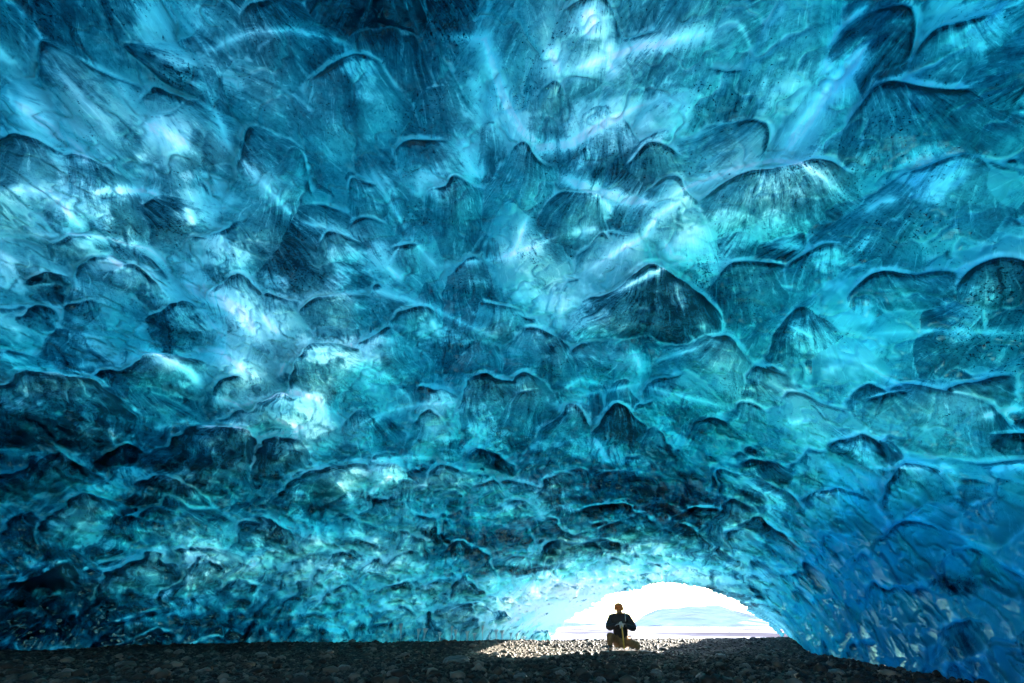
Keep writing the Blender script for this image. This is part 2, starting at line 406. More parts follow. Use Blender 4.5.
print('hollows', n1, n2, 'grid', NA, NB)

# traced ridges: list of points, width px, height m, painted highlight
RG = [
([(0,72),(30,95),(60,120),(95,165)],5,.05,.3),([(0,90),(35,118),(70,145),(92,170)],10,.0,.7),([(30,38),(60,72),(100,115),(125,150)],5,.06,.2),
([(135,22),(170,45),(198,62)],4,.09,.35),([(198,62),(213,105),(230,146),(262,180),(300,222),(340,230),(380,241)],5,.10,.4),([(198,55),(225,40),(255,31),(290,29),(340,42),(362,52)],4,.07,.4),
([(125,78),(150,73),(182,74)],4,.05,.2),([(140,118),(165,132),(190,145)],12,.0,.7),
([(440,36),(485,40),(500,92),(520,130),(540,147),(570,143),(600,126),(640,106),(668,96)],6,.13,.9),([(470,95),(500,125),(525,150)],16,.0,.35),([(455,125),(470,172),(488,172)],12,.0,.4),
([(560,76),(600,60),(640,45),(690,36),(720,30)],7,.08,.7),([(585,5),(592,22),(590,40)],14,.0,.7),([(548,45),(556,62),(562,78)],9,.03,.7),([(620,0),(610,30),(600,60)],4,.06,.2),([(612,35),(610,60),(620,75)],7,.0,.6),
([(780,160),(800,130),(820,100),(850,65),(872,40)],7,.14,.9),([(825,50),(840,30),(872,4)],4,.08,.5),([(890,25),(930,15),(1000,12)],4,.05,.2),([(822,60),(828,75)],7,.0,.5),
([(0,188),(50,190),(62,212)],5,.05,.5),([(50,190),(85,232)],5,.0,.6),([(92,198),(98,190),(140,190),(160,195)],5,.06,.7),([(30,235),(70,233),(110,240),(150,250),(166,262),(173,280)],4,.08,.6),
([(105,255),(125,270)],6,.0,.7),([(178,282),(200,291),(240,311),(262,345)],10,.08,.85),([(60,295),(85,288)],9,.02,.5),([(182,205),(195,225)],6,.0,.6),([(195,300),(225,345)],8,.0,.5),
([(408,234),(370,168)],3,.05,.4),([(408,234),(440,266)],3,.05,.4),([(408,234),(384,266)],3,.05,.4),([(384,262),(402,278)],4,.03,.6),([(435,264),(510,256),(562,235)],4,.06,.4),([(260,306),(330,292),(380,290),(430,305),(492,336),(520,360)],5,.07,.35),([(262,312),(280,340)],9,.0,.6),([(430,318),(440,335)],3,.0,.6),
([(556,174),(590,190),(625,200),(660,203)],7,.10,.9),([(660,203),(690,186),(740,166),(775,160),(805,164),(850,200)],5,.10,.7),([(498,257),(520,250),(545,245)],6,.05,.7),([(528,215),(520,240),(512,258)],4,.04,.7),([(580,276),(612,255),(645,238),(660,215),(700,190)],5,.08,.7),([(600,300),(640,280),(680,263),(760,260)],4,.08,.5),([(664,240),(672,258),(700,262)],5,.03,.8),([(590,180),(615,218)],6,.0,.6),([(570,235),(600,230)],4,.0,.4),
([(864,214),(880,203),(900,200)],4,.04,.5),([(856,255),(872,235)],4,.0,.35),([(764,240),(810,252),(850,258)],4,.03,.25),([(790,325),(820,342)],3,.04,.5),([(850,337),(940,330),(1024,332)],4,.05,.3),
([(125,358),(150,350),(190,370),(204,390)],4,.08,.6),([(30,382),(70,370),(115,362)],4,.05,.2),([(20,465),(60,451),(95,456)],3,.05,.15),([(192,430),(230,425),(256,438)],3,.06,.7),([(170,350),(215,348),(245,370),(262,382)],8,.05,.6),([(208,394),(240,405),(262,399)],5,.04,.6),([(148,428),(170,427),(190,422)],4,.02,.5),([(36,402),(44,412)],3,.02,.4),([(105,425),(112,437),(120,430)],3,.02,.5),([(126,432),(133,436)],4,.02,.5),([(88,436),(98,446)],2,.02,.5),
([(280,376),(300,352),(340,355),(390,380),(416,408)],3,.07,.4),([(250,402),(290,392),(320,400),(332,426)],5,.06,.8),([(256,437),(280,433),(302,431)],3,.05,1.),([(278,378),(288,360)],3,.02,.6),([(270,415),(290,425),(310,430)],6,.0,.7),
([(355,430),(390,412),(420,405),(455,400),(476,376)],3,.06,.5),([(370,430),(385,415)],4,.03,.4),([(350,462),(400,458),(460,457)],3,.05,.5),([(362,497),(385,480),(405,475)],5,.03,.7),([(335,480),(352,500)],3,.03,.7),
([(505,379),(540,366)],2,.04,.2),([(555,400),(600,393),(640,386),(700,400),(730,408)],3,.08,.3),([(560,391),(580,381),(620,390)],3,.05,.3),([(640,372),(660,360),(710,340)],3,.07,.4),([(592,436),(600,450),(610,464)],4,.04,.9),([(632,350),(640,372)],4,.0,.6),
([(860,362),(885,376),(908,389)],2.2,.07,.8),([(980,416),(1000,408),(1026,406)],3,.06,.8),([(988,468),(1005,465),(1028,463)],3,.06,.8),([(938,476),(943,465),(957,474)],2.5,.05,.9),([(860,455),(876,466),(910,469),(935,470)],2.5,.04,.6),([(785,425),(810,420)],3,.03,.5),([(800,495),(840,490)],3,.03,.5),
([(22,566),(45,560),(70,558)],2.2,.07,.8),([(0,568),(18,567)],2.5,.05,.7),([(245,560),(252,567)],3,.03,.8),([(868,529),(885,527)],2.5,.03,.8),([(915,545),(917,565)],2,.03,.7),([(160,600),(172,590)],2.5,.03,.7),([(185,570),(190,600)],3,.04,.4),
]
RF = np.zeros((NB, NA))
for pts, w, h, fr in RG:
    P = np.array([px2idx(*p) for p in pts]); wi = w*1.4
    P = np.array([P[0]]+[P[i] for i in range(1, len(P))])
    i0, j0 = P.min(0)-5*wi; i1, j1 = P.max(0)+5*wi
    i0, j0 = int(max(0, i0)), int(max(0, j0)); i1, j1 = int(min(NA, i1)), int(min(NB, j1))
    if i1-i0 < 2 or j1-j0 < 2: continue
    sl = (slice(j0, j1), slice(i0, i1)); x = II[sl]+wx[sl]*.25; y = JJ[sl]+wy[sl]*.25
    best = np.full(x.shape, 1e9); par = np.zeros(x.shape)
    for k in range(len(P)-1):
        e = P[k+1]-P[k]; t = np.clip(((x-P[k,0])*e[0]+(y-P[k,1])*e[1])/(e@e+1e-9), 0, 1)
        dd = np.hypot(x-P[k,0]-t*e[0], y-P[k,1]-t*e[1])
        m_ = dd < best; best = np.where(m_, dd, best); par = np.where(m_, (k+t)/(len(P)-1), par)
    env = np.clip(4*np.minimum(par, 1-par)+.15, 0, 1)
    g = np.exp(-(best/wi)**1.5)*env*(.75+.5*noise1(par*.99, 7, rng)*.5)
    RID[sl] = np.maximum(RID[sl], g*h*.4)
    HIGHLIGHT[sl] = np.maximum(HIGHLIGHT[sl], np.clip(g, 0, 1)*fr)
    RF[sl] = np.maximum(RF[sl], np.exp(-best/(wi*.75))*env*fr)
    k_ = np.clip(1-g*1.3, 0, 1); STRK[sl] *= k_; DIRT_SHADE[sl] *= np.clip(1-g, 0, 1)

# dark clouds that run across several hollows (x, y, rx, ry, amount)
DB = [(380,15,85,30,.6),(40,12,75,32,.5),(112,20,24,30,.5),(320,85,70,40,.2),(300,245,16,45,.45),(685,310,60,40,.3),(790,200,60,34,.15),(1000,70,50,50,.25),(910,95,60,40,.15),
(30,435,80,44,.55),(120,430,60,40,.35),(210,460,70,34,.4),(650,505,110,34,.8),(470,540,70,14,.7),(515,572,40,6,.8),(60,284,26,12,.6),(20,600,60,44,.6),(110,632,220,20,.9),(955,578,40,12,.7),(988,618,22,14,.6),
(1000,650,60,30,.5),(470,372,60,28,.2),(620,440,70,30,.35),(140,510,60,12,.5),(30,530,40,20,.4),(600,350,60,20,.2),(100,590,120,30,.4),(1010,310,40,40,.2),(1010,440,40,30,.3),(330,500,60,10,.4)]
DBN = [np.clip(fbm(PB*2.2, 3, k*9)+.3, -.5, 1) for k in range(3)]
for x, y, rx, ry, v in DB:
    v *= .95
    g = np.exp(-(((PXX+wx*1.2-x)/rx)**2+((PYY+wy*1.2-y)/ry)**2))
    DIRT_SHADE += v*g*(.7+.9*DBN[int(x) % 3]) if v > .3 else v*g
DIRT_SHADE = DIRT_SHADE*1.05+.3*np.clip(fbm(PB*1.6+9, 4, 14), -.6, 1)
DIRT_SHADE -= .5*sstep(740, 900, PXX)*sstep(430, 560, PYY)
HIGHLIGHT = np.minimum(np.maximum(HIGHLIGHT, RF*1.9), 1.0)
HIGHLIGHT = np.maximum(HIGHLIGHT, 1.6*np.exp(-(((PXX+wx-570)/80)**2+((PYY+wy-608)/34)**2)))  # glow around the mouth painted into the ice colour
HIGHLIGHT = np.maximum(HIGHLIGHT, .95*np.exp(-(((PXX+wx-650)/105)**2+((PYY+wy-574)/17)**2)))
HIGHLIGHT = np.maximum(HIGHLIGHT, np.clip(1.7*fbm(PB*.85+50, 5, 44, .6)-.40, 0, .5))  # broad sheen patches painted over the vault
HIGHLIGHT *= 1-.9*sstep(740, 880, PXX)*sstep(450, 560, PYY)
DIRT_SHADE = np.clip(DIRT_SHADE, -.4, 1.3)

def facets(p, seed):
    pi = np.floor(p).astype(np.int64); best = np.full(p.shape[:-1], 1e9); out = np.zeros(p.shape[:-1])
    for dx in (-1,0,1):
        for dy in (-1,0,1):
            for dz in (-1,0,1):
                c = pi+[dx,dy,dz]; h = _perm[(_perm[(_perm[(c[...,0]+seed) & 4095]+c[...,1]) & 4095]+c[...,2]) & 4095]
                off = _grad[h]*.42+.5; dlt = p-(c+off); dd = (dlt**2).sum(-1); m_ = dd < best
                val = (dlt*_grad[_perm[h]]).sum(-1)+.35*_grad[_perm[(h+7) & 4095]][...,0]
                best = np.where(m_, dd, best); out = np.where(m_, val, out)
    return out
FAC = facets(PB*1.9+.35*np.stack([n_w for n_w in (wx/9, wy/9, wx/11)], -1), 5)*.12 + facets(PB*4.3+.5*np.stack([wx/6, wy/6, wy/8], -1), 9)*.045
FAC = blur0(FAC, 1)*sstep(330, 500, PYY)
# free relief on top
n_mid = fbm(PB*1.1, 4, 60); n_small = fbm(PB*5.5, 3, 70)
ridged = (1-np.abs(fbm(PB*2.3+3, 3, 80))*2.2)
CALM = 1-.65*sstep(740, 860, PXX)*sstep(440, 540, PYY)
REL = HOL*2.2 + FAC*CALM - RID + n_mid*.09 + n_small*.012*CALM - np.clip(ridged, 0, 1)**3*.05
dist_fade = 1.0
RIN = RB + REL*np.clip(INC, 1, 2.2)

# highlights painted on crests between scoops, shade painted into the creases
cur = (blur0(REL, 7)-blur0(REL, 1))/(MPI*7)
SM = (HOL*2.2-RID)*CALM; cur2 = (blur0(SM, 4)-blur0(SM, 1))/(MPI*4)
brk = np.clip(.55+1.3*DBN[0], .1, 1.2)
HIGHLIGHT = np.maximum(HIGHLIGHT, blur0(np.clip((cur-.13)*1.6, 0, .6), 1)*brk**1.5)
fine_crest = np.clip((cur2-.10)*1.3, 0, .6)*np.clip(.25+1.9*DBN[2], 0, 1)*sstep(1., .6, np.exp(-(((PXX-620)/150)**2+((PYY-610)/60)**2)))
HIGHLIGHT = np.maximum(HIGHLIGHT, fine_crest)
DIRT_SHADE = DIRT_SHADE*(1-np.clip(fine_crest*1.5, 0, 1))+np.clip((-cur2-.12)*.9, 0, .35)*brk
DIRT_SHADE = DIRT_SHADE+np.clip((-cur-.15)*1.0, 0, .3)*brk
print('curv', np.percentile(cur, [5,25,50,75,95]), np.percentile(cur2, [5,50,95]))
# unseen ice cover, thickness shaped from a brightness map: thin where bright
GB = np.array([
[2,3,3,4,4,2.5,2,4,5,7,6,5,4.5,4,4,4,4],
[2,4,5,5,5,3.5,3,6,5,6.5,7,5,4.5,4.5,4,4,3.5],
[5,5,5,5.5,5,4,4,5,7,7,7,5,4.5,5,4,3.5,3],
[6,6,5.5,5.5,5.5,4.5,5,5.5,5,5.5,5.5,5,4.5,5,4.5,4,4],
[5,5,6,5.5,6,6,5,5,6,5.5,6,5,4.5,4.5,5,4.5,4],
[3.5,4,4.5,4.5,6,5.5,5,5,5,5,4.5,4,4.5,5,4.5,4,3.5],
[3,3,3.5,4,6.5,5.5,4.5,4,4.5,4,4,3.5,5,5,5,4.5,4],
[1,1.5,2,2.5,5,5.5,5,4.5,4,3.5,3,3.5,5,5,5,4,3.5],
[2,2.5,3,3,3.5,3.5,5,4.5,5,3.5,2.5,3.5,5,5,4,4,2.5],
[1.5,2.5,3.5,4.5,5,5.5,5,4,5,7,7,6,5,4.5,3.5,3.5,3],
[.5,1,1.5,2,3,3.5,5,6.5,8.5,9,9,9,5,3.5,3,3,2],
[.5,.5,.5,1,1,2,3,5,7,8,8,8,4,3,3,2.5,2]], float)
gx = np.clip(PXX/64., 0, 15.999); gy = np.clip(PYY/62., 0, 10.999)
ix = gx.astype(int); iy = gy.astype(int); fx = gx-ix; fy = gy-iy; fx = fx*fx*(3-2*fx); fy = fy*fy*(3-2*fy)
V = (GB[iy,ix]*(1-fx)+GB[iy,ix+1]*fx)*(1-fy)+(GB[iy+1,ix]*(1-fx)+GB[iy+1,ix+1]*fx)*fy
V = V+.8*np.exp(-(((PXX-250)/220)**2+((PYY-560)/45)**2))+1.4*sstep(520, 380, PXX)*sstep(240, 60, PYY)+1.3*np.exp(-(((PXX-300)/200)**2+((PYY-565)/35)**2))-.9*sstep(660, 780, PXX)*sstep(180, 280, PYY)*sstep(520, 430, PYY)
THK = .92*np.log(10.2/(np.clip(V, 0, 9.3)+.6))
THK *= 1+.34*fbm(PB*1.3+5, 4, 90)+.40*fbm(PB*.55+8, 2, 97)
THK = np.clip(THK-.12, .08, 3)
g = sstep(740, 900, PXX)*sstep(430, 560, PYY); THK *= 1+2.4*g
def blur(a, k):
    c = np.cumsum(np.pad(a, ((k,k),(0,0)), mode='edge'), 0); a = (c[2*k:]-c[:-2*k])/(2*k)
    c = np.cumsum(np.pad(a, ((0,0),(k,k)), mode='edge'), 1); return (c[:,2*k:]-c[:,:-2*k])/(2*k)
RB_OUT = RB+blur(blur(HOL, 5), 5)*2.2*.25*np.clip(INC, 1, 2.2)
ROUT = np.maximum(RB_OUT + THK*np.clip(INC, 1, 2.0)+.05, RIN+.05)

# mouth of the cave
MOUTH = np.array([(528,700),(528,641),(533,632),(552,622),(556,606),(590,599),(628,588),(668,584),(700,588),(730,600),(752,612),(768,626),(785,641),(790,700)], float)
# the left part of that outline is thin ice, so the opening proper starts right of the kneeling figure's left side
MOUTH = np.array([(548,700),(548,640),(556,630),(576,616),(600,601),(634,592),(662,585),(684,584),(706,590),(730,600),(752,613),(770,627),(786,641),(792,700)], float)
jx = PXX+wx*.5+n_small*3; jy = PYY+wy*.25+n_small*2
ins = np.zeros(jx.shape, bool); n = len(MOUTH)
for i in range(n):
    ax, ay = MOUTH[i]; bx, by = MOUTH[(i+1)%n]
    ins ^= ((ay > jy) != (by > jy)) & (jx < (bx-ax)*(jy-ay)/((by-ay) if by != ay else 1e-9)+ax)
ins &= (Zc > .5)
below = (CAMZ+DIR[...,2]*RIN) < -.9
keepv = ~(ins | below)
fk = keepv[:-1,:-1] & keepv[1:,:-1] & keepv[:-1,1:] & keepv[1:,1:]
idx = np.arange(NB*NA).reshape(NB, NA)
q4 = np.stack([idx[:-1,:-1], idx[:-1,1:], idx[1:,1:], idx[1:,:-1]], -1)[fk]       # b up, a right
# boundary edges
e = np.concatenate([q4[:,[0,1]], q4[:,[1,2]], q4[:,[2,3]], q4[:,[3,0]]])
key = e.min(1).astype(np.int64)*(NB*NA)+e.max(1); uq, inv, cnt = np.unique(key, return_inverse=True, return_counts=True)
be = e[cnt[inv] == 1]
NV = NB*NA
origin = np.array([0,0,CAMZ])
co = np.concatenate([(DIR*RIN[...,None]).reshape(-1,3)+origin, (DIR*ROUT[...,None]).reshape(-1,3)+origin])
inner = q4[:, ::-1][:, [0,1,2,3]]          # normals set below
outer = q4+NV
rim = np.stack([be[:,0], be[:,1], be[:,1]+NV, be[:,0]+NV], -1)
# orientation: inner faces must point at the eye (into the air), outer away
def fn_sign(f):
    p = co[f[len(f)//2]]; nrm = np.cross(p[1]-p[0], p[2]-p[0]); return np.sign(nrm@(p[0]-origin))
if fn_sign(inner) > 0: inner = inner[:, ::-1]
if fn_sign(outer) < 0: outer = outer[:, ::-1]
# rim follows: shared edge must run opposite to inner face
s_in = fn_sign(q4)
rim = rim if s_in > 0 else rim[:, ::-1]
faces = np.concatenate([inner, outer, rim])
used = np.zeros(2*NV, bool); used[faces.ravel()] = True
remap = np.cumsum(used)-1
me = np_mesh('glacier_ice_vault', co[used], quads=remap[faces])
me.materials.append(ice_inner()); me.materials.append(ice_outer())
mi = np.zeros(len(faces), np.int32); mi[len(inner):len(inner)+len(outer)] = 1
me.polygons.foreach_set('material_index', mi)
z = np.zeros(NV)
DENSE = sstep(640, 900, PXX)*sstep(400, 560, PYY)*.95+.35*sstep(700, 900, PXX)*sstep(500, 420, PYY)
DENSE = np.clip(DENSE*(1+.8*DBN[1]), 0, 1)
fattr(me, 'dense', np.concatenate([DENSE.ravel(), z])[used]); fattr(me, 'flow_u', np.concatenate([FU.ravel(), z])[used]); fattr(me, 'flow_v', np.concatenate([FV.ravel(), z])[used]); fattr(me, 'dirt_shade', np.concatenate([DIRT_SHADE.ravel(), z])[used]); fattr(me, 'highlight', np.concatenate([HIGHLIGHT.ravel(), z])[used]); fattr(me, 'streak', np.concatenate([STRK.ravel(), z])[used])
me.shade_smooth()
vault = bpy.data.objects.new('glacier_ice_vault', me); col.objects.link(vault)
tag(vault, kind='structure')
print('vault verts', len(me.vertices))

# ------------------------------------------------------------------ ground
def ground_z(x, y):
    x = np.asarray(x, float); y = np.asarray(y, float)
    p = np.stack([x, y, np.zeros_like(x)], -1)
    z = .05*fbm(p*.35, 3, 5)+.025*fbm(p*1.3, 2, 9)
    z = z + .17*sstep(15.1, 17.7, y)*(1-sstep(19.5, 24, y))*(1+.3*sstep(2, 8, x)) - .7*sstep(20, 40, y)
    return z
def gz(x, y): return float(ground_z(np.array([x]), np.array([y]))[0])

def sun_patch_pale(N, L, c):
    # gravel colour paled under the sun patch, its brightness painted in
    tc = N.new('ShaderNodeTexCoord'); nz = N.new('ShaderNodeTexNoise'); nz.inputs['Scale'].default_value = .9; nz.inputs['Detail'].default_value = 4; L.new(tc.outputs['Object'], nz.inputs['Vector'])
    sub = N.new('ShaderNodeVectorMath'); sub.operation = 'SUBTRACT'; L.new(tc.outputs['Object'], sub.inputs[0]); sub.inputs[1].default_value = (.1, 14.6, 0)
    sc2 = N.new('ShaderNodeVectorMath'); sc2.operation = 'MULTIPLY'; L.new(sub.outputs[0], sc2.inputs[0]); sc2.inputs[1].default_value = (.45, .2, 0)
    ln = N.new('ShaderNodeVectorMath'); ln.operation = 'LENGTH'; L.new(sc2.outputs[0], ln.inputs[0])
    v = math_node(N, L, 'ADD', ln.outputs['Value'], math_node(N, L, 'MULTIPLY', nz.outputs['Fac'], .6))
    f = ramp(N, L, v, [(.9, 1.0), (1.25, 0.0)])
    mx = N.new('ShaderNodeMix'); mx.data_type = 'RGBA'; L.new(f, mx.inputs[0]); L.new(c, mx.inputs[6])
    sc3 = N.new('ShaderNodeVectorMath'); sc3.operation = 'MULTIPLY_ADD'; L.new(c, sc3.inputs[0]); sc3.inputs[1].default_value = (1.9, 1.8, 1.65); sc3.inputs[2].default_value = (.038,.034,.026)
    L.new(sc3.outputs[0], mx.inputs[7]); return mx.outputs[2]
def gravel_mat():
    m, N, L = mat('gravel_bed')
    out = N.new('ShaderNodeOutputMaterial'); b = N.new('ShaderNodeBsdfPrincipled'); L.new(b.outputs[0], out.inputs[0])
    tc = N.new('ShaderNodeTexCoord')
    vo = N.new('ShaderNodeTexVoronoi'); vo.inputs['Scale'].default_value = 26; L.new(tc.outputs['Object'], vo.inputs['Vector'])
    c = ramp(N, L, vo.outputs['Color'], [(0, (.010,.010,.011)), (.6, (.022,.022,.022)), (1, (.05,.049,.046))]); L.new(sun_patch_pale(N, L, c), b.inputs['Base Color'])
    b.inputs['Roughness'].default_value = .85; b.inputs['Specular IOR Level'].default_value = .1
    bp = N.new('ShaderNodeBump'); bp.inputs['Distance'].default_value = .03; bp.invert = True
    L.new(vo.outputs['Distance'], bp.inputs['Height']); L.new(bp.outputs[0], b.inputs['Normal'])
    return m
GM = gravel_mat()
xs = np.unique(np.concatenate([np.linspace(-60,-24,20), np.arange(-24, 18, .11), np.linspace(18, 60, 24)]))
ys = np.unique(np.concatenate([np.linspace(-40,-6,20), np.linspace(-6,5,50), np.arange(5, 24, .09), np.linspace(24, 46, 50)]))
X, Y = np.meshgrid(xs, ys); p = np.stack([X, Y, 0*X], -1)
Z = ground_z(X, Y)+.018*fbm(p*5, 2, 3)
ii = np.arange(X.size).reshape(X.shape)
qg = np.stack([ii[:-1,:-1], ii[:-1,1:], ii[1:,1:], ii[1:,:-1]], -1).reshape(-1,4)
g = link_mesh('ground', np_mesh('ground', np.stack([X,Y,Z],-1).reshape(-1,3), quads=qg), GM); tag(g, kind='structure')

# loose gravel: thousands of small broken stones, one mesh
def stone_bm(seed, sub=1, flat=.7):
    r = random.Random(seed); bm = bmesh.new(); bmesh.ops.create_icosphere(bm, subdivisions=sub, radius=1)
    sx, sy, sz = r.uniform(.8,1.3), r.uniform(.7,1.1), flat*r.uniform(.7,1.1)
    planes = [(Vector((r.gauss(0,1), r.gauss(0,1), r.gauss(0,1))).normalized(), r.uniform(.62,.9)) for _ in range(7)]
    for v in bm.verts:
        for nrm, dd in planes:
            k = v.co.dot(nrm)
            if k > dd: v.co -= nrm*(k-dd)
        v.co *= 1+r.uniform(-.06,.06)
        v.co = Vector((v.co.x*sx, v.co.y*sy, v.co.z*sz))
    return bm
protos = []
for k in range(14):
    bm = stone_bm(100+k, 2 if k < 4 else 1); bmesh.ops.triangulate(bm, faces=bm.faces[:])
    bm.verts.ensure_lookup_table()
    protos.append((np.array([v.co[:] for v in bm.verts]), np.array([[v.index for v in f.verts] for f in bm.faces]))); bm.free()
r2 = np.random.default_rng(21)
VV, FF, off = [], [], 0
cnt_ = 0
SR = []
while cnt_ < 21000:
    yy = 6.3+15.0*r2.random()**1.25
    half = yy*1.15
    xx = r2.uniform(-half, min(half, 11))
    if foot_dist(np.array([xx]), np.array([yy]))[0] < -.6: continue
    v, f = protos[int(r2.integers(0, 14))]
    s = .017*np.exp(r2.normal()*.42)+.008+.0009*yy
    s = min(s, .075)
    if r2.random() < .03: s = r2.uniform(.06, .13)
    a = r2.uniform(0, 6.28); ca_, sa_ = math.cos(a), math.sin(a)
    w = v*s; w = np.stack([w[:,0]*ca_-w[:,1]*sa_, w[:,0]*sa_+w[:,1]*ca_, w[:,2]], -1)
    VV.append((w, xx, yy, s)); FF.append(f+off); off += len(v); cnt_ += 1
gzs = ground_z(np.array([a[1] for a in VV]), np.array([a[2] for a in VV]))
VV = np.concatenate([w+np.array([x, y, zz+s*(.25 if y < 10 else .02)]) for (w, x, y, s), zz in zip(VV, gzs)])
def pebble_mat():
    m, N, L = mat('wet_pebbles')
    out = N.new('ShaderNodeOutputMaterial'); b = N.new('ShaderNodeBsdfPrincipled'); L.new(b.outputs[0], out.inputs[0])
    gi = N.new('ShaderNodeNewGeometry')
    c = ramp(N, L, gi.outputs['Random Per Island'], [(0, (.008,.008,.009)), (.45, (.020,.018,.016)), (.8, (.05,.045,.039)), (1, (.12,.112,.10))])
    L.new(sun_patch_pale(N, L, c), b.inputs['Base Color']); b.inputs['Roughness'].default_value = .6; b.inputs['Specular IOR Level'].default_value = .18
    tc = N.new('ShaderNodeTexCoord'); nz = N.new('ShaderNodeTexNoise'); nz.inputs['Scale'].default_value = 70; L.new(tc.outputs['Object'], nz.inputs['Vector'])
    bp = N.new('ShaderNodeBump'); bp.inputs['Distance'].default_value = .006; bp.inputs['Strength'].default_value = .6; L.new(nz.outputs['Fac'], bp.inputs['Height']); L.new(bp.outputs[0], b.inputs['Normal'])
    return m
PM = pebble_mat()
gr = link_mesh('gravel', np_mesh('gravel', VV, tris=np.concatenate(FF)), PM, smooth=False)
tag(gr, 'loose dark wet gravel covering the cave floor', 'gravel', kind='stuff')

# larger stones one can pick out
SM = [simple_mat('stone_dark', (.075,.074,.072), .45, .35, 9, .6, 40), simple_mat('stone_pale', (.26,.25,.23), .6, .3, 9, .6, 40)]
def stone(name, px, py, size, label, m, flat=.6, group=None, cat='stone'):
    x, y = ground_at(px, py, .08); zz = gz(x, y)
    bm = stone_bm(int(px*7+py), 3, flat); 
    for v in bm.verts:
        v.co *= 1+.05*math.sin(v.co.x*9+v.co.y*7)+random.uniform(-.02,.02); v.co *= size
    me_ = bpy.data.meshes.new(name); bm.to_mesh(me_); bm.free()
    o = link_mesh(name, me_, m, smooth=False); o.location = (x, y, zz+size*flat*.25); o.rotation_euler = (0,0,random.uniform(0,6))
    tag(o, label, cat, group); return o
stone('boulder', 457, 658, .30, 'broad flat-topped dark boulder sitting in the gravel short of the sunlit patch', SM[0], .45, cat='boulder')
stone('boulder', 262, 652, .16, 'dark rounded boulder on the gravel under the shaded left ice wall', SM[0], .7, cat='boulder')
G = 'larger stones lying about the cave floor'
for px, py, s in [(70,668,.10),(125,660,.12),(205,666,.10),(300,672,.09),(345,664,.11),(395,671,.10),(520,672,.09),(560,669,.10),(600,675,.08),(655,668,.10),(700,672,.09),(745,663,.11),(790,668,.10),(835,668,.1),(405,653,.12),(330,651,.12),(180,650,.14),(720,656,.10)]:
    stone('stone', px, py, s, 'dark angular stone poking out of the shaded gravel', SM[0], .7, G)
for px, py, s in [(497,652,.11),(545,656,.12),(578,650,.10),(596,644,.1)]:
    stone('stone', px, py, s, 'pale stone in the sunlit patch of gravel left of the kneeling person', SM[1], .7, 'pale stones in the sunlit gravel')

# ------------------------------------------------------------------ outside: snow plain and hills
def snow_mat():
    m, N, L = mat('snow_plain')
    out = N.new('ShaderNodeOutputMaterial'); b = N.new('ShaderNodeBsdfPrincipled'); L.new(b.outputs[0], out.inputs[0])
    tc = N.new('ShaderNodeTexCoord'); mp = N.new('ShaderNodeMapping'); mp.inputs['Scale'].default_value = (.03, .018, .05); L.new(tc.outputs['Object'], mp.inputs[0])
    nz = N.new('ShaderNodeTexNoise'); nz.inputs['Scale'].default_value = 1.0; nz.inputs['Detail'].default_value = 8; nz.inputs['Roughness'].default_value = .68; L.new(mp.outputs[0], nz.inputs['Vector'])
    c = ramp(N, L, nz.outputs['Fac'], [(.42, (.06,.06,.085)), (.49, (.13,.14,.19)), (.53, (.35,.38,.45)), (.58, (.8,.82,.85))]); L.new(c, b.inputs['Base Color'])
    b.inputs['Roughness'].default_value = .9; b.inputs['Specular IOR Level'].default_value = 0
    return m
ys = np.concatenate([np.linspace(27, 80, 50), np.geomspace(82, 6000, 60)]); xs = np.linspace(-1, 1, 90)
Yg, Xg = np.meshgrid(ys, xs, indexing='ij'); Xg = Xg*(Yg*1.6+60)
Zg = -.50+.05*fbm(np.stack([Xg*.2, Yg*.2, 0*Xg], -1), 2, 2)*np.clip(Yg/60, 0, 3)
Zg = Zg - .6*(1-sstep(27, 31, Yg))
ii = np.arange(Xg.size).reshape(Xg.shape); qg = np.stack([ii[:-1,:-1], ii[:-1,1:], ii[1:,1:], ii[1:,:-1]], -1).reshape(-1,4)
o = link_mesh('snow_field', np_mesh('snow_field', np.stack([Xg,Yg,Zg],-1).reshape(-1,3), quads=qg), snow_mat()); tag(o, kind='structure')

def hill_mat():
    m, N, L = mat('snowy_hillside')
    out = N.new('ShaderNodeOutputMaterial'); b = N.new('ShaderNodeBsdfPrincipled'); L.new(b.outputs[0], out.inputs[0])
    tc = N.new('ShaderNodeTexCoord'); mp = N.new('ShaderNodeMapping'); mp.inputs['Scale'].default_value = (.012, .012, .05); L.new(tc.outputs['Object'], mp.inputs[0])
    nz = N.new('ShaderNodeTexNoise'); nz.inputs['Scale'].default_value = 1; nz.inputs['Detail'].default_value = 7; nz.inputs['Roughness'].default_value = .65; L.new(mp.outputs[0], nz.inputs['Vector'])
    c = ramp(N, L, nz.outputs['Fac'], [(.42, (.44,.49,.68)), (.53, (.52,.57,.74)), (.60, (.7,.74,.8)), (.66, (.88,.9,.92))]); L.new(c, b.inputs['Base Color'])  # blue of the shaded side and haze put into the hill colour
    b.inputs['Roughness'].default_value = .9; b.inputs['Specular IOR Level'].default_value = 0
    return m
D0 = 700.
xs = np.linspace(-500, 900, 260); ts = np.linspace(0, 1, 60)
Xh, Th = np.meshgrid(xs, ts)
kx = Xh/D0                                            # tan of azimuth
prof = np.interp(kx, [-.7,-.2,.1,.235,.26,.29,.33,.38,.41,.44,.475,.52,.7,1.3], [14,16,10,3,13,19,22,21.5,23,18,12,6,14,20])
ph = np.stack([Xh*.02, Th*6, 0*Xh], -1)
Zh = -.6+prof*1.12*(np.clip(Th*1.4, 0, 1)**.95-np.clip(Th-.75, 0, 1)*1.2)*(1+.10*fbm(ph, 4, 40))
Yh = D0+Th*45+6*fbm(ph*.7, 3, 44)
